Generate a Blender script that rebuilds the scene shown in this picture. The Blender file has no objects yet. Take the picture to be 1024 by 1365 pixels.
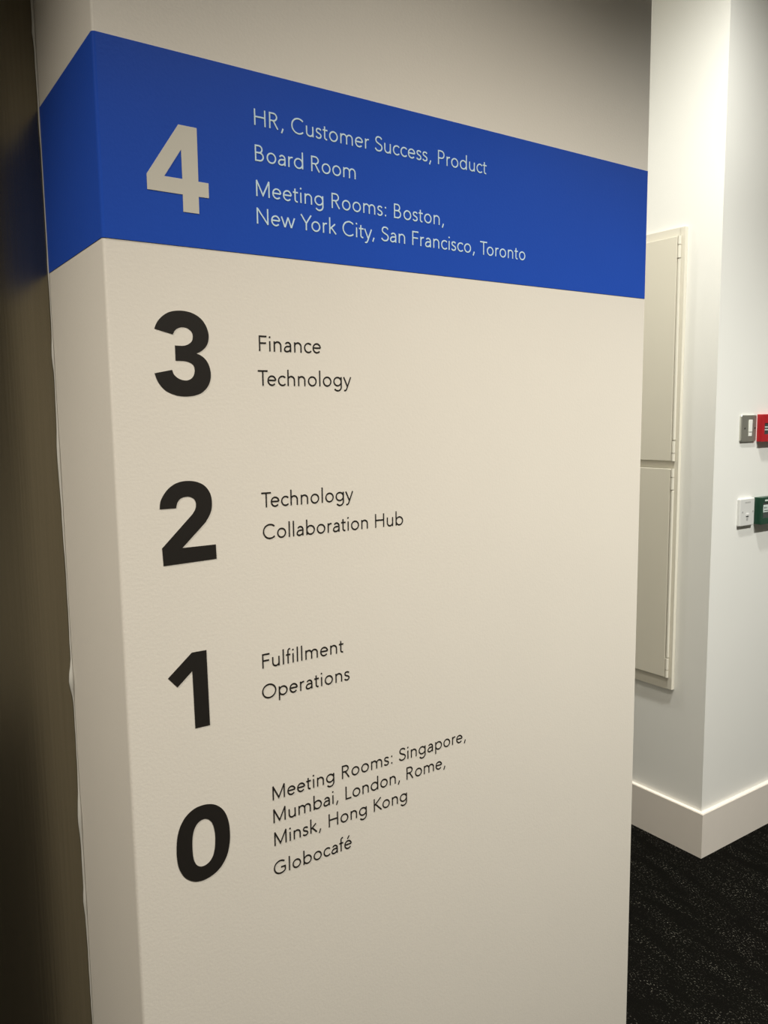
import bpy, bmesh, math, random
from mathutils import Vector, Matrix

random.seed(7)
SC = bpy.context.scene
COL = SC.collection

# ------------------------------------------------------------------ camera
def cam_axes(yaw, pitch, roll):
    f = Vector((math.cos(yaw) * math.cos(pitch), math.sin(yaw) * math.cos(pitch), -math.sin(pitch)))
    r = Vector((math.sin(yaw), -math.cos(yaw), 0))
    u = r.cross(f)
    c, s = math.cos(roll), math.sin(roll)
    return c * r + s * u, -s * r + c * u, f

cam_data = bpy.data.cameras.new('camera')
cam = bpy.data.objects.new('camera', cam_data)
COL.objects.link(cam)
R_, U_, F_ = cam_axes(0.969369, 0.117441, -0.0120305)
cam.matrix_world = Matrix(((R_.x, U_.x, -F_.x, -0.296158),
                           (R_.y, U_.y, -F_.y, -1.038600),
                           (R_.z, U_.z, -F_.z, 1.600000),
                           (0, 0, 0, 1)))
cam_data.sensor_fit = 'VERTICAL'
cam_data.sensor_height = 36.0
cam_data.lens = 1070.477 * 36.0 / 1365.0
cam_data.clip_start = 0.02
SC.camera = cam

# ------------------------------------------------------------------ world, exposure, lamps
w = bpy.data.worlds.new('world')
SC.world = w
w.use_nodes = True
w.node_tree.nodes['Background'].inputs['Color'].default_value = (0.9, 0.95, 1.0, 1)
w.node_tree.nodes['Background'].inputs['Strength'].default_value = 0.0

SC.view_settings.view_transform = 'Standard'
SC.view_settings.look = 'None'
SC.view_settings.exposure = 0.0
SC.view_settings.gamma = 1.0
SC.view_settings.use_curve_mapping = False

CEIL = 3.30
def downlight(name, x, y, power, size_deg, blend, col, rad=0.05):
    l = bpy.data.lights.new(name, 'SPOT')
    l.energy = power
    l.spot_size = math.radians(size_deg)
    l.spot_blend = blend
    l.color = col
    l.shadow_soft_size = rad
    o = bpy.data.objects.new(name, l)
    o.location = (x, y, CEIL - 0.07)
    COL.objects.link(o)
    return o

WARM = (1.0, 0.925, 0.81)
COOL = (1.0, 0.99, 0.92)
downlight('downlight_lamp', 0.56, -1.05, 288, 105, 0.9, WARM)
downlight('downlight_lamp', -1.05, -0.35, 310, 103, 1.0, WARM)
downlight('downlight_lamp', 2.20, -1.05, 345, 125, 0.9, COOL)
downlight('downlight_lamp', 1.58, 0.03, 142, 170, 1.0, COOL)
downlight('downlight_lamp', 1.62, 1.90, 50, 140, 0.9, COOL)

# ------------------------------------------------------------------ materials
def mat(name, col, rough=0.6, metal=0.0, spec=0.5, var=0.0, vscale=8.0, bump=0.0, bscale=300.0, coat=0.0):
    m = bpy.data.materials.new(name)
    m.use_nodes = True
    nt = m.node_tree
    b = nt.nodes['Principled BSDF']
    b.inputs['Base Color'].default_value = (*col, 1)
    b.inputs['Roughness'].default_value = rough
    b.inputs['Metallic'].default_value = metal
    b.inputs['Specular IOR Level'].default_value = spec
    b.inputs['Coat Weight'].default_value = coat
    tc = nt.nodes.new('ShaderNodeTexCoord')
    if var > 0:
        n = nt.nodes.new('ShaderNodeTexNoise')
        n.inputs['Scale'].default_value = vscale
        n.inputs['Detail'].default_value = 4
        nt.links.new(tc.outputs['Object'], n.inputs['Vector'])
        mx = nt.nodes.new('ShaderNodeMix'); mx.data_type = 'RGBA'
        mx.inputs[6].default_value = (*[c * (1 - var) for c in col], 1)
        mx.inputs[7].default_value = (*[min(1, c * (1 + var)) for c in col], 1)
        nt.links.new(n.outputs['Fac'], mx.inputs[0])
        nt.links.new(mx.outputs[2], b.inputs['Base Color'])
    if bump > 0:
        n2 = nt.nodes.new('ShaderNodeTexNoise')
        n2.inputs['Scale'].default_value = bscale
        n2.inputs['Detail'].default_value = 2
        nt.links.new(tc.outputs['Object'], n2.inputs['Vector'])
        bp = nt.nodes.new('ShaderNodeBump')
        bp.inputs['Strength'].default_value = bump
        bp.inputs['Distance'].default_value = 0.001
        nt.links.new(n2.outputs['Fac'], bp.inputs['Height'])
        nt.links.new(bp.outputs['Normal'], b.inputs['Normal'])
    return m

M = {}
M['column'] = mat('column_paint', (0.74, 0.705, 0.635), 0.55, var=0.02, vscale=5, bump=0.13, bscale=240)
M['wall'] = mat('corridor_paint', (0.84, 0.835, 0.795), 0.6, var=0.015, vscale=4, bump=0.15, bscale=260)
M['ceiling'] = mat('ceiling_paint', (0.80, 0.79, 0.75), 0.8, bump=0.1, bscale=200)
M['skirting'] = mat('skirting_paint', (0.80, 0.74, 0.67), 0.5, var=0.02, vscale=20)
M['blue'] = mat('blue_paint', (0.014, 0.072, 0.45), 0.5, spec=0.12, var=0.05, vscale=6, bump=0.12, bscale=240)
M['black'] = mat('black_vinyl', (0.014, 0.012, 0.010), 0.5, spec=0.35)
M['digit_beige'] = mat('pale_grey_vinyl', (0.56, 0.54, 0.47), 0.55)
M['text_pale'] = mat('pale_blue_grey_vinyl', (0.58, 0.76, 0.86), 0.55)
M['cabinet'] = mat('beige_cabinet_enamel', (0.72, 0.68, 0.575), 0.42, var=0.015, vscale=6)
M['cab_frame'] = mat('beige_frame_enamel', (0.72, 0.685, 0.59), 0.42)
M['gap'] = mat('cabinet_inside', (0.10, 0.095, 0.08), 0.8)
M['steel'] = mat('brushed_steel', (0.58, 0.58, 0.52), 0.38, 0.9, var=0.05, vscale=30)
M['screw'] = mat('screw_metal', (0.10, 0.10, 0.09), 0.4, 0.8)
M['white_plastic'] = mat('white_plastic', (0.68, 0.68, 0.66), 0.4)
M['ivory_plastic'] = mat('ivory_plastic', (0.85, 0.85, 0.80), 0.35)
M['grey_print'] = mat('grey_print', (0.40, 0.40, 0.39), 0.6)
M['dark_slot'] = mat('dark_slot', (0.06, 0.06, 0.055), 0.6)
M['red'] = mat('red_plastic', (0.42, 0.008, 0.014), 0.35)
M['green'] = mat('green_plastic', (0.003, 0.045, 0.022), 0.35)
M['pane_dark'] = mat('smoked_element', (0.045, 0.055, 0.05), 0.12)
M['label_white'] = mat('white_label', (0.62, 0.72, 0.68), 0.4)
M['sealant'] = mat('white_sealant', (0.66, 0.65, 0.60), 0.35)
M['backwall'] = mat('lobby_paint', (0.40, 0.37, 0.32), 0.7)

def brushed():
    m = bpy.data.materials.new('dark_brushed_metal'); m.use_nodes = True
    nt = m.node_tree; b = nt.nodes['Principled BSDF']
    b.inputs['Metallic'].default_value = 0.9
    b.inputs['Roughness'].default_value = 0.22
    tc = nt.nodes.new('ShaderNodeTexCoord'); mp = nt.nodes.new('ShaderNodeMapping')
    mp.inputs['Scale'].default_value = (260, 260, 3)
    n = nt.nodes.new('ShaderNodeTexNoise'); n.inputs['Scale'].default_value = 1; n.inputs['Detail'].default_value = 3
    nt.links.new(tc.outputs['Object'], mp.inputs['Vector']); nt.links.new(mp.outputs['Vector'], n.inputs['Vector'])
    cr = nt.nodes.new('ShaderNodeValToRGB')
    cr.color_ramp.elements[0].color = (0.21, 0.185, 0.13, 1)
    cr.color_ramp.elements[1].color = (0.26, 0.23, 0.165, 1)
    nt.links.new(n.outputs['Fac'], cr.inputs['Fac']); nt.links.new(cr.outputs['Color'], b.inputs['Base Color'])
    bp = nt.nodes.new('ShaderNodeBump'); bp.inputs['Strength'].default_value = 0.05; bp.inputs['Distance'].default_value = 0.001
    nt.links.new(n.outputs['Fac'], bp.inputs['Height']); nt.links.new(bp.outputs['Normal'], b.inputs['Normal'])
    return m
M['lift'] = brushed()

def carpet():
    m = bpy.data.materials.new('charcoal_fleck_carpet'); m.use_nodes = True
    nt = m.node_tree; b = nt.nodes['Principled BSDF']
    b.inputs['Roughness'].default_value = 0.95
    b.inputs['Specular IOR Level'].default_value = 0.03
    tc = nt.nodes.new('ShaderNodeTexCoord')
    def noise(scale, sc3, detail=2):
        mp = nt.nodes.new('ShaderNodeMapping'); mp.inputs['Scale'].default_value = sc3
        n = nt.nodes.new('ShaderNodeTexNoise'); n.inputs['Scale'].default_value = scale; n.inputs['Detail'].default_value = detail
        nt.links.new(tc.outputs['Object'], mp.inputs['Vector']); nt.links.new(mp.outputs['Vector'], n.inputs['Vector'])
        return n
    def ramp(src, a, c):
        r = nt.nodes.new('ShaderNodeMapRange'); r.inputs['From Min'].default_value = a; r.inputs['From Max'].default_value = c
        nt.links.new(src, r.inputs['Value']); return r.outputs['Result']
    fleck = ramp(noise(190, (1.5, 0.8, 1), 1).outputs['Fac'], 0.62, 0.73)
    band = ramp(noise(7, (3.4, 0.9, 1), 5).outputs['Fac'], 0.42, 0.70)
    mul = nt.nodes.new('ShaderNodeMath'); mul.operation = 'MULTIPLY'
    nt.links.new(fleck, mul.inputs[0]); nt.links.new(band, mul.inputs[1])
    mx = nt.nodes.new('ShaderNodeMix'); mx.data_type = 'RGBA'
    mx.inputs[6].default_value = (0.0035, 0.0033, 0.0026, 1)
    mx.inputs[7].default_value = (0.16, 0.15, 0.125, 1)
    nt.links.new(mul.outputs[0], mx.inputs[0]); nt.links.new(mx.outputs[2], b.inputs['Base Color'])
    bp = nt.nodes.new('ShaderNodeBump'); bp.inputs['Strength'].default_value = 0.6; bp.inputs['Distance'].default_value = 0.003
    nt.links.new(noise(300, (1, 1, 1)).outputs['Fac'], bp.inputs['Height']); nt.links.new(bp.outputs['Normal'], b.inputs['Normal'])
    return m
M['carpet'] = carpet()

# ------------------------------------------------------------------ helpers
def link(name, bm, m, parent=None, loc=None, smooth=False):
    me = bpy.data.meshes.new(name)
    bmesh.ops.recalc_face_normals(bm, faces=bm.faces[:])
    bm.to_mesh(me); bm.free()
    if smooth:
        for p in me.polygons: p.use_smooth = True
    me.materials.append(m)
    o = bpy.data.objects.new(name, me)
    COL.objects.link(o)
    if parent: o.parent = parent
    if loc: o.location = loc
    return o

def box(bm, x0, x1, y0, y1, z0, z1, bevel=0.0, seg=2):
    r = bmesh.ops.create_cube(bm, size=1)
    vs = r['verts']
    for v in vs:
        v.co = Vector((x0 + (v.co.x + .5) * (x1 - x0), y0 + (v.co.y + .5) * (y1 - y0), z0 + (v.co.z + .5) * (z1 - z0)))
    if bevel > 0:
        es = set(e for v in vs for e in v.link_edges)
        bmesh.ops.bevel(bm, geom=list(es), offset=bevel, segments=seg, affect='EDGES', profile=0.5)

def slab(bm, x0, x1, y0, y1, z0, z1): box(bm, x0, x1, y0, y1, z0, z1)

def rounded_plate(bm, x0, x1, z0, z1, yb, yf, rad, edge=0.0, seg=6):
    """plate lying on a wall facing -y: rounded corners, chamfered front rim"""
    def loop(ins, y):
        vs = []
        for cx, cz, a0 in ((x1 - rad, z1 - rad, 0), (x0 + rad, z1 - rad, 90), (x0 + rad, z0 + rad, 180), (x1 - rad, z0 + rad, 270)):
            for k in range(seg + 1):
                a = math.radians(a0 + 90 * k / seg)
                vs.append(bm.verts.new((cx + (rad - ins) * math.cos(a), y, cz + (rad - ins) * math.sin(a))))
        return vs
    ls = [loop(0, yb), loop(0, yf + edge)]
    if edge > 0:
        ls.append(loop(edge * 0.35, yf + edge * 0.35)); ls.append(loop(edge, yf))
    for a, b in zip(ls, ls[1:]):
        n = len(a)
        for i in range(n): bm.faces.new((a[i], a[(i + 1) % n], b[(i + 1) % n], b[i]))
    bm.faces.new(ls[-1]); bm.faces.new(ls[0])

def disc_y(bm, x, z, yb, yf, r, n=16):
    a = [bm.verts.new((x + r * math.cos(2 * math.pi * i / n), yb, z + r * math.sin(2 * math.pi * i / n))) for i in range(n)]
    b = [bm.verts.new((x + r * math.cos(2 * math.pi * i / n), yf, z + r * math.sin(2 * math.pi * i / n))) for i in range(n)]
    for i in range(n): bm.faces.new((a[i], a[(i + 1) % n], b[(i + 1) % n], b[i]))
    bm.faces.new(a); bm.faces.new(b)

def cyl_z(bm, x, y, z0, z1, r, n=14):
    a = [bm.verts.new((x + r * math.cos(2 * math.pi * i / n), y + r * math.sin(2 * math.pi * i / n), z0)) for i in range(n)]
    b = [bm.verts.new((v.co.x, v.co.y, z1)) for v in a]
    for i in range(n): bm.faces.new((a[i], a[(i + 1) % n], b[(i + 1) % n], b[i]))
    bm.faces.new(a); bm.faces.new(b)

def struct(name, bm, m, label=None, cat=None):
    o = link(name, bm, m)
    o['kind'] = 'structure'
    if label: o['label'] = label
    if cat: o['category'] = cat
    return o

def thing(name, label, cat, loc=(0, 0, 0), group=None):
    o = bpy.data.objects.new(name, None)
    o.empty_display_size = 0.05
    COL.objects.link(o)
    o.location = loc
    o['label'] = label; o['category'] = cat
    if group: o['group'] = group
    return o

# ------------------------------------------------------------------ the setting
CW = 1.0458      # width of the sign face of the column
LD = 0.293       # depth of its left flank, up to the lift front
XC, YC = 2.2022, 0.5933   # outer corner of the corridor walls
SK = 0.1677      # skirting height

def struct_box(name, args, m, label, cat):
    bm = bmesh.new(); box(bm, *args); return struct(name, bm, m, label, cat)

struct_box('floor', (-3.2, 5.2, -3.4, 4.2, -0.08, 0), M['carpet'], 'charcoal flecked carpet', 'floor')
struct_box('ceiling', (-3.2, 5.2, -3.4, 4.2, CEIL, CEIL + .1), M['ceiling'], 'pale ceiling', 'ceiling')

def column():
    """column carrying the sign; its front left arris is slightly rounded"""
    bm = bmesh.new()
    r, n = 0.004, 6
    prof = [(CW, 2.6)]
    prof += [(0.0, 2.6)]
    for k in range(n + 1):
        a = math.radians(180 + 90 * k / n)
        prof.append((r + r * math.cos(a), r + r * math.sin(a)))
    for k in range(n + 1):
        a = math.radians(270 + 90 * k / n)
        prof.append((CW - r + r * math.cos(a), r + r * math.sin(a)))
    a = [bm.verts.new((x, y, 0)) for x, y in prof]
    b = [bm.verts.new((x, y, CEIL)) for x, y in prof]
    N = len(prof)
    for i in range(N): bm.faces.new((a[i], a[(i + 1) % N], b[(i + 1) % N], b[i]))
    bm.faces.new(a); bm.faces.new(b)
    return struct('wall_front', bm, M['column'], 'off-white painted column carrying the floor directory', 'wall')
column()

struct_box('wall_right', (XC, 5.2, YC, 4.2, 0, CEIL), M['wall'], 'white corridor wall with an outer corner', 'wall')
struct_box('wall_end', (CW - .01, XC + .01, 4.0, 4.2, 0, CEIL), M['wall'], 'white wall at the end of the corridor', 'wall')
struct_box('wall_back', (-3.2, 5.2, -3.4, -3.2, 0, CEIL), M['backwall'], 'lobby wall behind the viewer', 'wall')
struct_box('wall_side', (-3.2, -3.0, -3.2, 4.2, 0, CEIL), M['backwall'], 'lobby wall at the far left', 'wall')
struct_box('wall_outer', (5.0, 5.2, -3.2, YC, 0, CEIL), M['wall'], 'wall closing the corridor at the right', 'wall')

# skirting with a flat lit top, wrapped round the corridor corner
def skirting():
    t = 0.016
    bm = bmesh.new()
    prof = [(XC - t, 3.98), (XC - t, YC - t), (4.98, YC - t), (4.98, YC + .004), (XC + .004, YC + .004), (XC + .004, 3.98)]
    a = [bm.verts.new((x, y, 0.0)) for x, y in prof]
    b = [bm.verts.new((x, y, SK)) for x, y in prof]
    N = len(prof)
    for i in range(N): bm.faces.new((a[i], a[(i + 1) % N], b[(i + 1) % N], b[i]))
    bm.faces.new(a); bm.faces.new(b)
    bm.normal_update()
    es = [e for e in bm.edges if abs(e.verts[0].co.z - SK) < 1e-6 and abs(e.verts[1].co.z - SK) < 1e-6
          and (min(e.verts[0].co.x, e.verts[1].co.x) < XC) and max(e.verts[0].co.y, e.verts[1].co.y) < 5
          and not (e.verts[0].co.y > YC and e.verts[0].co.x > XC)]
    bmesh.ops.bevel(bm, geom=es, offset=0.002, segments=2, affect='EDGES')
    return struct('baseboard_right', bm, M['skirting'], 'tall pale skirting board wrapping the corridor corner', 'baseboard')
skirting()

# lift front, left of the column: dark brushed jamb, recessed doors, header
def lift_front():
    bm = bmesh.new()
    box(bm, -0.22, -0.0015, LD, LD + .25, 0, CEIL)
    struct('trim_1', bm, M['lift'], 'dark brushed metal lift surround left of the sign column', 'trim')
    bm = bmesh.new()
    box(bm, -1.45, -0.22, LD + .12, LD + .25, 2.35, CEIL)
    struct('trim_2', bm, M['lift'], 'dark metal header above the lift doors', 'trim')
    bm = bmesh.new()
    box(bm, -0.834, -0.22, LD + .12, LD + .16, 0.005, 2.35)
    box(bm, -1.45, -0.836, LD + .12, LD + .16, 0.005, 2.35)
    struct('door_1', bm, M['lift'], 'dark metal lift doors', 'door')
    bm = bmesh.new()
    box(bm, -3.0, -1.45, LD, LD + .25, 0, CEIL)
    struct('wall_left', bm, M['column'], 'painted wall beyond the lift', 'wall')
lift_front()

# uneven bead of filler along the joint between column flank and metal
def bead():
    bm = bmesh.new()
    rings = []
    nz = 260
    wob = 0.0
    bumps = [(1.183, 0.022, 0.0046), (1.70, 0.018, 0.0022), (0.95, 0.03, 0.0022), (2.17, 0.012, 0.0012), (0.80, 0.02, 0.0018), (1.55, 0.03, 0.0012), (2.36, 0.05, 0.003)]
    for i in range(nz + 1):
        z = CEIL * i / nz
        wob = wob * 0.86 + random.uniform(-1, 1) * 0.00032
        rad = 0.0021 + wob + 0.0005 * math.sin(z * 9)
        for bz, bw, ba in bumps: rad += ba * math.exp(-((z - bz) / bw) ** 2)
        rad = max(0.0012, rad)
        ring = []
        for k in range(7):
            a = math.radians(90 + 180 * k / 6 + 0)   # bulging towards -x
            ring.append(bm.verts.new((-0.0004 + rad * math.cos(a), LD - 0.0015 + 1.1 * rad * math.sin(a) - 0.0012, z)))
        rings.append(ring)
    for a, b in zip(rings, rings[1:]):
        for k in range(6): bm.faces.new((a[k], a[k + 1], b[k + 1], b[k]))
        bm.faces.new((a[6], a[0], b[0], b[6]))
    o = link('trim_3', bm, M['sealant'], smooth=True)
    o['kind'] = 'structure'; o['label'] = 'uneven white filler bead along the metal lift surround'; o['category'] = 'trim'
bead()

# ------------------------------------------------------------------ the blue band, wrapped round the column
BT, BB = 2.0649, 1.8248
def blue_band():
    bm = bmesh.new()
    t = 0.0006
    r, n = 0.004, 6
    def path(o):
        p = [(-o, LD - 0.0045)]
        for k in range(n + 1):
            a = math.radians(180 + 90 * k / n)
            p.append((r + (r + o) * math.cos(a), r + (r + o) * math.sin(a)))
        p.append((CW - 0.003, -o))
        return p
    out, inn = path(t), path(0.00005)
    vs = [[bm.verts.new((x, y, z)) for x, y in pp] for pp, z in ((out, BB), (out, BT), (inn, BT), (inn, BB))]
    for j in range(4):
        a, b = vs[j], vs[(j + 1) % 4]
        for i in range(len(a) - 1): bm.faces.new((a[i], a[i + 1], b[i + 1], b[i]))
    for i in (0, -1): bm.faces.new([v[i] for v in vs])
    o = link('blue_band', bm, M['blue'])
    o['label'] = 'royal blue painted band wrapped round the corner of the white column'
    o['category'] = 'band'
blue_band()

# ------------------------------------------------------------------ lettering
def catmull(pts, sub=6, closed=False):
    out = []
    n = len(pts)
    rng = range(n if closed else n - 1)
    for i in rng:
        p1, p2 = pts[i], pts[(i + 1) % n]
        p0 = pts[i - 1] if (closed or i > 0) else (2 * p1[0] - p2[0], 2 * p1[1] - p2[1])
        p3 = pts[(i + 2) % n] if (closed or i + 2 < n) else (2 * p2[0] - p1[0], 2 * p2[1] - p1[1])
        for k in range(sub):
            t = k / sub
            out.append(tuple(0.5 * ((2 * p1[d]) + (-p0[d] + p2[d]) * t + (2 * p0[d] - 5 * p1[d] + 4 * p2[d] - p3[d]) * t * t
                                    + (-p0[d] + 3 * p1[d] - 3 * p2[d] + p3[d]) * t ** 3) for d in (0, 1)))
    if not closed: out.append(pts[-1])
    return out

def arc(cx, cy, rx, ry, a0, a1, n=None):
    n = n or max(4, int(abs(a1 - a0) / 9))
    return [(cx + rx * math.cos(math.radians(a0 + (a1 - a0) * k / n)), cy + ry * math.sin(math.radians(a0 + (a1 - a0) * k / n))) for k in range(n + 1)]

SW = 66.0  # stroke weight, thousandths of an em
def dot(x, y, r=43): return ('dot', x, y, r)

S_SM = [(322, 388), (272, 432), (195, 447), (112, 427), (78, 352), (108, 285), (200, 242), (290, 196), (322, 122), (282, 48), (195, 21), (105, 38), (58, 88)]
S_CAP = [(448, 588), (388, 654), (285, 684), (165, 655), (103, 545), (140, 440), (275, 368), (418, 295), (462, 188), (408, 74), (275, 23), (135, 55), (62, 140)]
E_ST = [[(74, 248), (468, 248)], arc(272, 234, 199, 212, 4, 318)]
BOWL_A = [(398, 268), (300, 266), (160, 244), (78, 138), (108, 52), (195, 22), (300, 44), (372, 108), (398, 190)]
# glyph: (advance, [strokes])
GLY = {
 'H': (740, [[(118, 0), (118, 708)], [(622, 0), (622, 708)], [(118, 376), (622, 376)]]),
 'R': (610, [[(118, 0), (118, 708)], [(118, 676), (300, 676)] + arc(300, 517, 170, 159, 84, -84) + [(300, 358), (118, 358)], [(290, 358), (520, 0)]]),
 'P': (574, [[(118, 0), (118, 708)], [(118, 676), (300, 676)] + arc(300, 498, 185, 178, 84, -84) + [(300, 320), (118, 320)]]),
 'B': (620, [[(118, 0), (118, 708)], [(118, 676), (285, 676)] + arc(285, 525, 155, 151, 84, -84) + [(285, 374), (118, 374)],
             [(285, 374), (305, 374)] + arc(305, 203, 190, 171, 84, -84) + [(305, 32), (118, 32)]]),
 'C': (724, [arc(412, 354, 345, 333, 46, 314)]),
 'G': (790, [arc(412, 354, 345, 333, 50, 318) + [(676, 140), (676, 334)], [(708, 334), (440, 334)]]),
 'O': (833, [arc(416, 354, 350, 333, 0, 360)]),
 'S': (519, [catmull(S_CAP, 5)]),
 'M': (850, [[(118, 0), (118, 690)], [(732, 0), (732, 690)], [(110, 708), (425, 70), (740, 708)]]),
 'N': (759, [[(118, 0), (118, 708)], [(641, 0), (641, 708)], [(110, 700), (648, 10)]]),
 'Y': (593, [[(24, 708), (296, 320)], [(569, 708), (296, 320)], [(296, 340), (296, 0)]]),
 'F': (519, [[(118, 0), (118, 708)], [(118, 676), (482, 676)], [(118, 368), (450, 368)]]),
 'T': (537, [[(16, 676), (521, 676)], [(268, 0), (268, 690)]]),
 'L': (463, [[(118, 0), (118, 708)], [(118, 32), (440, 32)]]),
 'K': (611, [[(118, 0), (118, 708)], [(545, 708), (130, 345)], [(195, 405), (590, 0)]]),
 'o': (593, [arc(296, 234, 209, 212, 0, 360)]),
 'c': (463, [arc(284, 234, 207, 212, 44, 316)]),
 'e': (537, E_ST),
 '\u00e9': (537, E_ST + [[(245, 560), (345, 720)]]),
 's': (389, [catmull(S_SM, 5)]),
 'a': (500, [[(398, 0), (398, 300)] + arc(256, 300, 142, 146, 8, 150), catmull(BOWL_A, 5)]),
 'd': (611, [arc(290, 234, 211, 212, 0, 360), [(501, 0), (501, 756)]]),
 'b': (611, [arc(321, 234, 211, 212, 0, 360), [(110, 0), (110, 756)]]),
 'p': (611, [arc(321, 234, 211, 212, 0, 360), [(110, -222), (110, 468)]]),
 'g': (611, [arc(290, 244, 211, 202, 0, 360), [(501, 468), (501, -20)] + arc(297, -20, 204, 186, -6, -148)]),
 'u': (556, [[(446, 0), (446, 468)], [(110, 468), (110, 196)] + arc(278, 190, 168, 168, 186, 354)]),
 'n': (556, [[(110, 0), (110, 468)], [(110, 280)] + arc(278, 280, 168, 166, 176, 4) + [(446, 272), (446, 0)]]),
 'h': (556, [[(110, 0), (110, 756)], [(110, 280)] + arc(278, 280, 168, 166, 176, 4) + [(446, 272), (446, 0)]]),
 'm': (870, [[(110, 0), (110, 468)], [(110, 284)] + arc(272, 284, 162, 162, 176, 4) + [(434, 276), (434, 0)],
             [(434, 284)] + arc(596, 284, 162, 162, 176, 4) + [(758, 276), (758, 0)]]),
 'r': (333, [[(110, 0), (110, 468)], [(110, 250)] + arc(262, 270, 152, 174, 176, 72)]),
 'i': (222, [[(111, 0), (111, 468)], dot(111, 650)]),
 'l': (222, [[(111, 0), (111, 756)]]),
 't': (315, [[(130, 610), (130, 130)] + arc(226, 122, 96, 98, 184, 292), [(22, 440), (285, 440)]]),
 'f': (278, [[(128, 0), (128, 610)] + arc(224, 622, 96, 104, 176, 74), [(18, 440), (258, 440)]]),
 'k': (500, [[(110, 0), (110, 756)], [(408, 468), (120, 222)], [(195, 282), (456, 0)]]),
 'w': (741, [[(28, 468), (206, 6)], [(206, 6), (370, 462)], [(370, 462), (536, 6)], [(536, 6), (713, 468)]]),
 'y': (463, [[(28, 468), (236, 6)], catmull([(436, 468), (330, 212), (228, -36), (176, -146), (116, -190), (44, -186)], 5)]),
 ',': (278, [[(172, 92), (92, -112)]]),
 ':': (278, [dot(139, 44), dot(139, 424)]),
 ' ': (278, []),
}
KERN = {'Te': -88, 'To': -88, 'Yo': -80, 'y,': -60, 'r,': -40, 'Ko': -20, 'rk': 10, 'om': 0, 'P ': 0}

def ribbon(bm, pts, wd, y0, dp):
    """flat stroke of width wd along pts (x, z): a thin solid from y0 to y0 - dp"""
    P = [Vector((p[0], p[1])) for p in pts]
    Q = [P[0]]
    for p in P[1:]:
        if (p - Q[-1]).length > 1e-7: Q.append(p)
    closed = len(Q) > 3 and (Q[0] - Q[-1]).length < 1e-6
    if closed: Q = Q[:-1]
    n = len(Q)
    L, Rr = [], []
    for i in range(n):
        if closed: a, b = Q[i - 1], Q[(i + 1) % n]
        else: a, b = Q[max(0, i - 1)], Q[min(n - 1, i + 1)]
        d1 = (Q[i] - a).normalized() if (Q[i] - a).length > 0 else (b - Q[i]).normalized()
        d2 = (b - Q[i]).normalized() if (b - Q[i]).length > 0 else d1
        t = (d1 + d2)
        t = t.normalized() if t.length > 1e-6 else d1
        nrm = Vector((-t.y, t.x))
        n1 = Vector((-d1.y, d1.x))
        k = min(2.6, 1.0 / max(0.2, nrm.dot(n1)))
        L.append(Q[i] + nrm * wd / 2 * k); Rr.append(Q[i] - nrm * wd / 2 * k)
    vf = [(bm.verts.new((l.x, y0 - dp, l.y)), bm.verts.new((r.x, y0 - dp, r.y)),
           bm.verts.new((r.x, y0, r.y)), bm.verts.new((l.x, y0, l.y))) for l, r in zip(L, Rr)]
    rng = range(n) if closed else range(n - 1)
    for i in rng:
        a, b = vf[i], vf[(i + 1) % n]
        for k in range(4): bm.faces.new((a[k], a[(k + 1) % 4], b[(k + 1) % 4], b[k]))
    if not closed:
        bm.faces.new(vf[0]); bm.faces.new(vf[-1])

def measure(text):
    """ink-left and ink-right of a set line, in em/1000"""
    x = 0; lo = None; hi = 0
    for i, c in enumerate(text):
        adv, st = GLY[c]
        if i: x += KERN.get(text[i - 1:i + 1], 0)
        xs = []
        for s in st:
            if s[0] == 'dot': xs += [s[1] - s[3], s[1] + s[3]]
            else:
                vert = all(abs(p[0] - s[0][0]) < 1e-6 for p in s)
                horiz = all(abs(p[1] - s[0][1]) < 1e-6 for p in s)
                h = 0 if horiz else SW / 2
                xs += [min(p[0] for p in s) - h, max(p[0] for p in s) + h]
        if xs:
            if lo is None: lo = x + min(xs)
            hi = x + max(xs)
        x += adv
    return lo, hi

EM = 0.0213 / 708.0    # metres per thousandth of an em
def text_line(text, xl, xr, z, m, y0, label, weight=SW):
    """a line of thin lettering; xl / xr are the measured ends of its ink on the wall"""
    lo, hi = measure(text)
    gaps = len(text) - 1
    extra = ((xr - xl) / EM - (hi - lo)) / gaps
    t = thing('text_line', label, 'lettering', (xl, 0, z), 'thin directory text lines')
    x = -lo
    words, cur, start = [], [], None
    for i, c in enumerate(text):
        if i: x += KERN.get(text[i - 1:i + 1], 0) + extra
        if c == ' ':
            words.append(cur); cur = []
        else: cur.append((c, x))
        x += GLY[c][0]
    words.append(cur)
    for wd in words:
        bm = bmesh.new()
        for c, gx in wd:
            for j, s in enumerate(GLY[c][1]):
                if s[0] == 'dot':
                    disc_y(bm, (gx + s[1]) * EM, s[2] * EM, y0, y0 - 0.0005, s[3] * EM, 14)
                else:
                    # each stroke a hair deeper than the one before, so crossings never coincide
                    ribbon(bm, [((gx + p[0]) * EM, p[1] * EM) for p in s], weight * EM, y0, 0.0005 + 0.00002 * j)
        link('word', bm, m, t)
    return t

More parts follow.
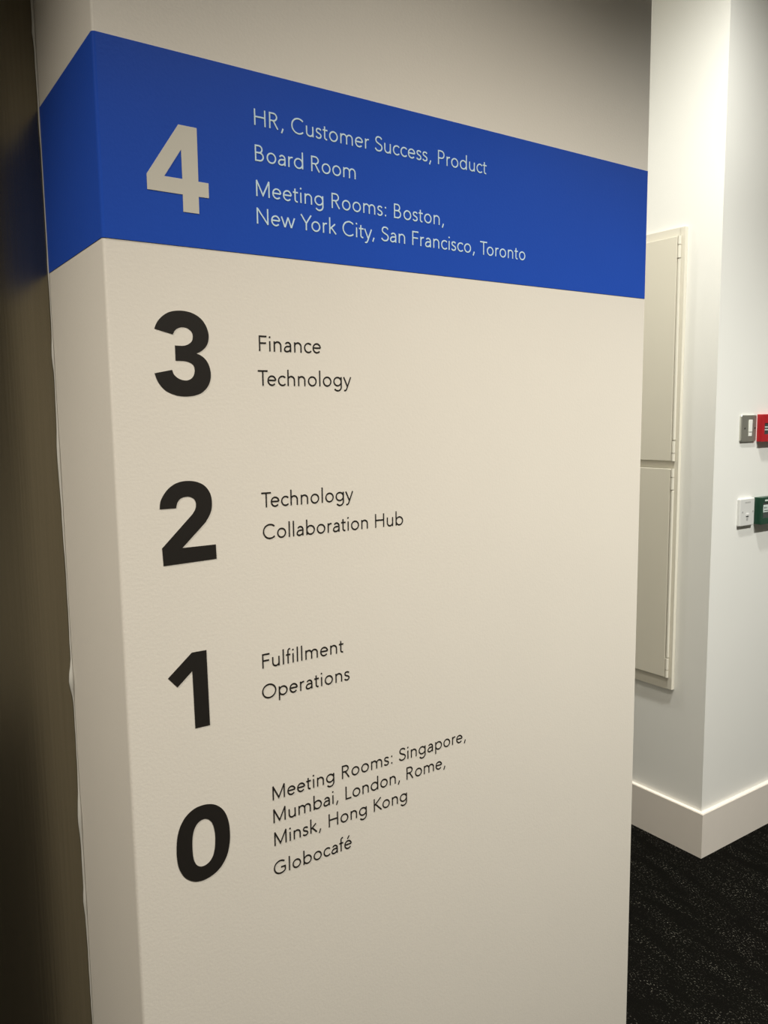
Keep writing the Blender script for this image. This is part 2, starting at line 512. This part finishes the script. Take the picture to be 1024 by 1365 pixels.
YB = -0.00055   # on the blue film
YW = 0.00005    # on the wall paint
PALE, BLK = M['text_pale'], M['black']
LINES = [
 ('HR, Customer Success, Product', 0.2103, 0.6290, 1.9955, PALE, YB, 'pale thin lettering "HR, Customer Success, Product", top line on the blue band'),
 ('Board Room', 0.2100, 0.3724, 1.9490, PALE, YB, 'pale thin lettering "Board Room", second line on the blue band'),
 ('Meeting Rooms: Boston', 0.2100, 0.5303, 1.9028, PALE, YB, 'pale thin lettering "Meeting Rooms: Boston," third line on the blue band'),
 ('New York City, San Francisco, Toronto', 0.2098, 0.7184, 1.8663, PALE, YB, 'pale thin lettering "New York City, San Francisco, Toronto", lowest line on the blue band'),
 ('Finance', 0.2080, 0.3077, 1.6943, BLK, YW, 'black thin lettering "Finance", upper line beside the large 3'),
 ('Technology', 0.2050, 0.3593, 1.6465, BLK, YW, 'black thin lettering "Technology", lower line beside the large 3'),
 ('Technology', 0.2047, 0.3595, 1.4742, BLK, YW, 'black thin lettering "Technology", upper line beside the large 2'),
 ('Collaboration Hub', 0.2055, 0.4534, 1.4281, BLK, YW, 'black thin lettering "Collaboration Hub", lower line beside the large 2'),
 ('Fulfillment', 0.1983, 0.3371, 1.2385, BLK, YW, 'black thin lettering "Fulfillment", upper line beside the large 1'),
 ('Operations', 0.1966, 0.3472, 1.1922, BLK, YW, 'black thin lettering "Operations", lower line beside the large 1'),
 ('Meeting Rooms: Singapore,', 0.2083, 0.5850, 1.0335, BLK, YW, 'black thin lettering "Meeting Rooms: Singapore," top line beside the large 0'),
 ('Mumbai, London, Rome', 0.2086, 0.5317, 0.9974, BLK, YW, 'black thin lettering "Mumbai, London, Rome," second line beside the large 0'),
 ('Minsk, Hong Kong', 0.2091, 0.4562, 0.9609, BLK, YW, 'black thin lettering "Minsk, Hong Kong", third line beside the large 0'),
 ('Globocaf\u00e9', 0.2070, 0.3459, 0.9142, BLK, YW, 'black one-word thin lettering ending in an accented e, lowest line on the column'),
]
def with_comma(text, xr):
    lo, h0 = measure(text); lo, h1 = measure(text + ',')
    return text + ',', xr + (h1 - h0) * EM
for text, xl, xr, z, m, y0, lab in LINES:
    if text.endswith('Boston') or text.endswith('Rome'): text, xr = with_comma(text, xr)
    text_line(text, xl, xr, z, m, y0, lab)

# large numerals, outlines in tenths of a millimetre
DIG = {
 '4': ((0.0589, 1.8684), [[(440, 1077), (688, 1077), (685, 407), (825, 407), (824, 218), (682, 216), (681, 0), (465, 0), (465, 216), (0, 217), (0, 406)], [(465, 774), (468, 410), (228, 410)]]),
 '3': ((0.0580, 1.6309), [[(23, 865), (39, 908), (73, 966), (124, 1020), (185, 1065), (250, 1093), (327, 1109), (415, 1113), (502, 1102), (579, 1076), (645, 1036), (699, 981), (736, 914), (757, 846), (760, 777), (746, 713), (715, 658), (668, 614), (615, 582), (575, 567), (636, 544), (692, 503), (735, 446), (761, 377), (772, 296), (764, 226), (741, 161), (698, 102), (639, 53), (570, 23), (490, 6), (400, 0), (312, 7), (225, 31), (145, 70), (83, 125), (33, 199), (0, 295), (236, 343), (248, 302), (274, 265), (316, 233), (365, 214), (420, 208), (471, 220), (511, 249), (536, 292), (546, 345), (540, 392), (519, 424), (480, 447), (431, 461), (376, 465), (288, 465), (288, 660), (329, 659), (390, 659), (440, 669), (485, 691), (518, 722), (535, 762), (537, 809), (523, 848), (493, 878), (450, 898), (400, 903), (356, 894), (317, 874), (288, 844), (268, 803)]]),
 '2': ((0.0566, 1.4059), [[(0, 768), (8, 840), (26, 895), (60, 954), (104, 1008), (159, 1056), (224, 1093), (305, 1117), (391, 1123), (477, 1115), (552, 1093), (622, 1055), (675, 1001), (712, 935), (729, 863), (733, 783), (723, 710), (694, 637), (647, 567), (594, 507), (287, 220), (768, 222), (772, 22), (19, 3), (9, 242), (413, 633), (459, 682), (488, 727), (503, 779), (501, 826), (483, 869), (451, 895), (409, 911), (360, 912), (311, 902), (273, 876), (244, 834), (229, 788), (226, 768)]]),
 '1': ((0.0577, 1.1725), [[(348, 1088), (560, 1088), (571, 2), (355, 2), (345, 828), (126, 639), (0, 789)]]),
 '0': ((0.0587, 0.9469), [[(511, 1098), (587, 1068), (663, 1009), (722, 933), (763, 840), (790, 725), (800, 599), (797, 476), (780, 369), (754, 277), (711, 190), (651, 114), (576, 56), (490, 19), (412, 2), (335, 0), (259, 16), (185, 55), (117, 115), (67, 190), (28, 285), (8, 384), (0, 507), (5, 635), (20, 749), (48, 848), (88, 932), (144, 1007), (216, 1064), (293, 1099), (369, 1112), (440, 1111)], [(448, 900), (496, 868), (538, 804), (562, 718), (574, 615), (571, 505), (557, 398), (530, 312), (489, 254), (437, 219), (387, 207), (338, 214), (290, 249), (258, 305), (238, 383), (231, 484), (232, 593), (242, 699), (263, 780), (299, 845), (349, 889), (399, 905)]]),
}
def smooth_loop(pts, thr=32):
    n = len(pts)
    corner = []
    for i in range(n):
        a, b, c = Vector(pts[i - 1]), Vector(pts[i]), Vector(pts[(i + 1) % n])
        u, v = b - a, c - b
        corner.append(math.degrees(u.angle(v)) > thr)
    out = []
    for i in range(n):
        p1, p2 = pts[i], pts[(i + 1) % n]
        p0 = pts[i - 1] if not corner[i] else (2 * p1[0] - p2[0], 2 * p1[1] - p2[1])
        p3 = pts[(i + 2) % n] if not corner[(i + 1) % n] else (2 * p2[0] - p1[0], 2 * p2[1] - p1[1])
        straight = (Vector(p2) - Vector(p1)).length > 200
        for k in range(1 if straight else 4):
            t = k / 4
            out.append(tuple(0.5 * ((2 * p1[d]) + (-p0[d] + p2[d]) * t + (2 * p0[d] - 5 * p1[d] + 4 * p2[d] - p3[d]) * t * t
                                    + (-p0[d] + 3 * p1[d] - 3 * p2[d] + p3[d]) * t ** 3) for d in (0, 1)))
    return out

def numeral(ch, m, y0, label):
    (ox, oz), loops = DIG[ch]
    bm = bmesh.new()
    edges = []
    for lp in loops:
        vs = [bm.verts.new((x * 1e-4, y0, z * 1e-4)) for x, z in smooth_loop(lp)]
        edges += [bm.edges.new((vs[i], vs[(i + 1) % len(vs)])) for i in range(len(vs))]
    bmesh.ops.triangle_fill(bm, edges=edges, use_beauty=True)
    r = bmesh.ops.extrude_face_region(bm, geom=bm.faces[:])
    for v in r['geom']:
        if isinstance(v, bmesh.types.BMVert): v.co.y -= 0.0005
    o = link('numeral', bm, m, loc=(ox, 0, oz))
    o['label'] = label; o['category'] = 'numeral'; o['group'] = 'large floor numbers'
numeral('4', M['digit_beige'], YB, 'large bold pale grey numeral 4 on the blue band')
numeral('3', BLK, YW, 'large bold black numeral 3 on the white column under the band')
numeral('2', BLK, YW, 'large bold black numeral 2 on the white column')
numeral('1', BLK, YW, 'large bold black numeral 1 on the white column')
numeral('0', BLK, YW, 'large bold black numeral 0, lowest on the white column')

# ------------------------------------------------------------------ wall cabinet on the corridor wall (faces -x)
def cabinet():
    t = thing('wall_cabinet', 'beige metal wall cabinet with two stacked doors on the white corridor wall', 'cabinet', (XC, 0.7235, 0.589))
    # local frame: x outward is negative, y along the wall, z up
    CWID, H = 0.56, 1.652
    def bx(bm, *a, **k): box(bm, *a, **k)
    fd = -0.015
    rt = 0.022       # stile
    zb = [0.046, 0.815, 0.843, 1.600]   # door heights: lower bottom/top, upper bottom/top
    bm = bmesh.new()
    bx(bm, fd, 0.0, 0, rt, 0, H, bevel=0.0012)
    bx(bm, fd, 0.0, CWID - rt, CWID, 0, H, bevel=0.0012)
    bx(bm, fd, 0.0, rt - .002, CWID - rt + .002, 0, 0.052)
    bx(bm, fd, 0.0, rt - .002, CWID - rt + .002, 0.808, 0.850)
    bx(bm, fd, 0.0, rt - .002, CWID - rt + .002, 1.592, H)
    link('frame', bm, M['cab_frame'], t)
    bm = bmesh.new()
    bx(bm, -0.004, -0.0005, rt - .002, CWID - rt + .002, 0.050, 0.810)
    bx(bm, -0.004, -0.0005, rt - .002, CWID - rt + .002, 0.848, 1.594)
    link('back_panel', bm, M['gap'], t)
    for z0, z1 in ((zb[0], zb[1]), (zb[2], zb[3] + .022)):
        bm = bmesh.new()
        bx(bm, -0.027, -0.0165, 0.0240, CWID - 0.0225, z0, z1, bevel=0.0018, seg=3)
        # folded lip behind the leaf
        bx(bm, -0.0175, -0.006, 0.0260, 0.0280, z0 + .012, z1 - .012)
        d = link('door', bm, M['cabinet'], t)
        hy = 0.0172
        for zz in ((z0, z0 + 0.0285, z0 + 0.072), (z1 - 0.074, z1 - 0.030, z1)):
            bm = bmesh.new()
            cyl_z(bm, -0.0225, hy, zz[0], zz[1] - 0.0014, 0.0060, 18)
            cyl_z(bm, -0.0225, hy, zz[1] + 0.0014, zz[2], 0.0060, 18)
            cyl_z(bm, -0.0225, hy, zz[0] + .002, zz[2] - .002, 0.0026)
            bx(bm, -0.0180, -0.0155, hy, 0.027, zz[0] + .001, zz[2] - .001)
            link('hinge', bm, M['cab_frame'], d, smooth=False)
        bm = bmesh.new()
        bx(bm, -0.0262, -0.0155, 0.0128, 0.0218, z0 + 0.0740, z1 - 0.0760, bevel=0.003, seg=3)
        link('edge_strip', bm, M['cab_frame'], d)
        # square key lock on the opening side
        bm = bmesh.new()
        r = bmesh.ops.create_cone(bm, cap_ends=True, segments=20, radius1=0.013, radius2=0.012, depth=0.008)
        bmesh.ops.rotate(bm, verts=r['verts'], cent=(0, 0, 0), matrix=Matrix.Rotation(math.radians(90), 3, 'Y'))
        bmesh.ops.translate(bm, verts=r['verts'], vec=(-0.0305, CWID - 0.06, (z0 + z1) / 2))
        link('lock', bm, M['steel'], d)
cabinet()

# ------------------------------------------------------------------ switches and alarm boxes on the right-hand wall (faces -y)
def screw(parent, x, z, yf, m):
    bm = bmesh.new()
    disc_y(bm, x, z, yf + .001, yf - 0.0008, 0.0034, 14)
    return link('screw', bm, m, parent)

def spur():
    t = thing('fused_spur', 'brushed steel switch plate with a narrow white rocker beside the red alarm box', 'switch', (2.3455, YC, 1.499))
    bm = bmesh.new()
    rounded_plate(bm, 0, 0.0945, 0, 0.0935, 0.0, -0.008, 0.007, 0.003)
    link('plate', bm, M['steel'], t)
    bm = bmesh.new()
    box(bm, 0.0445, 0.0645, -0.0105, -0.006, 0.0335, 0.0765, bevel=0.0012)
    link('rocker', bm, M['ivory_plastic'], t)
    bm = bmesh.new()
    box(bm, 0.0445, 0.0645, -0.0095, -0.006, 0.0185, 0.0318, bevel=0.001)
    link('fuse_holder', bm, M['ivory_plastic'], t)
    bm = bmesh.new()
    box(bm, 0.050, 0.0655, -0.0088, -0.006, 0.0312, 0.0342)
    link('slot', bm, M['dark_slot'], t)
    screw(t, 0.0210, 0.0465, -0.008, M['screw'])
    screw(t, 0.0840, 0.0470, -0.008, M['screw'])
spur()

def white_box():
    t = thing('switch_box', 'white plastic box with small grey marks and screws beside the green release box', 'switch', (2.3515, YC, 1.197))
    bm = bmesh.new()
    rounded_plate(bm, 0, 0.0905, 0, 0.0985, 0.0, -0.012, 0.004, 0.0025)
    link('cover', bm, M['white_plastic'], t)
    bm = bmesh.new()
    for k in range(5): box(bm, 0.0300 + .0070 * k, 0.0352 + .0070 * k, -0.0123, -0.0115, 0.0820, 0.0868)
    link('printed_mark', bm, M['grey_print'], t)
    bm = bmesh.new()
    box(bm, 0.0370, 0.0540, -0.0150, -0.0110, 0.0355, 0.0455, bevel=0.0015)
    link('button', bm, M['white_plastic'], t)
    bm = bmesh.new()
    box(bm, 0.0385, 0.0530, -0.0126, -0.0112, 0.0318, 0.0348)
    link('slot', bm, M['dark_slot'], t)
    bm = bmesh.new()
    disc_y(bm, 0.0455, 0.0235, -0.0115, -0.0123, 0.0060, 18)
    link('indicator', bm, M['grey_print'], t)
    screw(t, 0.0150, 0.0510, -0.012, M['grey_print'])
    screw(t, 0.0800, 0.0510, -0.012, M['grey_print'])
white_box()

def red_box():
    t = thing('alarm_call_point', 'red fire alarm call point with a dark window at the right edge', 'alarm box', (2.4550, YC, 1.4965))
    W, H, D = 0.098, 0.098, 0.023
    bm = bmesh.new()
    rounded_plate(bm, 0, W, 0, H, 0.0, -D + .004, 0.002, 0.001)
    link('back_box', bm, M['red'], t)
    # front bezel: four bars round the window, with a deeper lower lip
    bm = bmesh.new()
    wx0, wx1, wz0, wz1 = 0.012, W - 0.012, 0.026, 0.066
    y0, y1 = -D, -D + .0045
    box(bm, 0, wx0, y0, y1, 0, H, bevel=0.0012)
    box(bm, wx1, W, y0, y1, 0, H, bevel=0.0012)
    box(bm, wx0 - .001, wx1 + .001, y0, y1, 0, wz0, bevel=0.001)
    box(bm, wx0 - .001, wx1 + .001, y0, y1, wz1, H, bevel=0.001)
    link('bezel', bm, M['red'], t)
    bm = bmesh.new()
    box(bm, wx0 - .0005, wx1 + .0005, -D + .0025, -D + .0042, wz0 - .0005, wz1 + .0005)
    p = link('window_element', bm, M['pane_dark'], t)
    bm = bmesh.new()
    for z, x0, x1 in ((0.0500, 0.017, 0.080), (0.0405, 0.016, 0.082)):
        x = x0
        k = 0
        while x < x1:
            wd = 0.005 + 0.003 * ((k * 7) % 3)
            box(bm, x, x + wd, -D + .0019, -D + .0026, z, z + 0.0045); x += wd + 0.0022; k += 1
    link('printed_mark', bm, M['label_white'], p)
red_box()

def green_box():
    t = thing('door_release_box', 'green break glass door release with a pale label at the right edge', 'release box', (2.4585, YC, 1.1970))
    W, H, D = 0.098, 0.098, 0.028
    bm = bmesh.new()
    rounded_plate(bm, 0, W, 0, H, 0.0, -D + .004, 0.002, 0.001)
    link('back_box', bm, M['green'], t)
    bm = bmesh.new()
    wx0, wx1, wz0, wz1 = 0.014, W - 0.014, 0.022, 0.078
    y0, y1 = -D, -D + .0045
    box(bm, 0, wx0, y0, y1, 0, H, bevel=0.0014)
    box(bm, wx1, W, y0, y1, 0, H, bevel=0.0014)
    box(bm, wx0 - .001, wx1 + .001, y0, y1, 0, wz0, bevel=0.001)
    box(bm, wx0 - .001, wx1 + .001, y0, y1, wz1, H, bevel=0.001)
    link('bezel', bm, M['green'], t)
    bm = bmesh.new()
    box(bm, wx0 - .0005, wx1 + .0005, -D + .0025, -D + .0042, wz0 - .0005, wz1 + .0005)
    p = link('window_element', bm, M['pane_dark'], t)
    bm = bmesh.new()
    box(bm, wx0 + .001, wx1 - .001, -D + .0017, -D + .0026, 0.0435, 0.0705)
    link('pale_label', bm, M['label_white'], p)
    bm = bmesh.new()
    disc_y(bm, 0.049, 0.0600, -D + .0018, -D + .0013, 0.0048, 16)
    for s in (-1, 1):
        # arrows pointing at the dot, and the lines under them
        for kx in (0.018, 0.027):
            vs = [(0.049 + s * kx, 0.0560), (0.049 + s * kx, 0.0640), (0.049 + s * (kx - 0.0065), 0.0600)]
            a = [bm.verts.new((x, -D + .0013, z)) for x, z in vs]; b = [bm.verts.new((x, -D + .0018, z)) for x, z in vs]
            bm.faces.new(a); bm.faces.new(b)
            for i in range(3): bm.faces.new((a[i], a[(i + 1) % 3], b[(i + 1) % 3], b[i]))
    box(bm, 0.022, 0.076, -D + .0013, -D + .0018, 0.0485, 0.0510)
    link('printed_mark', bm, M['dark_slot'], p)
    bm = bmesh.new()
    box(bm, 0.022, 0.076, -D - .0004, -D + .001, 0.0840, 0.0895)
    link('printed_strip', bm, M['label_white'], t)
green_box()
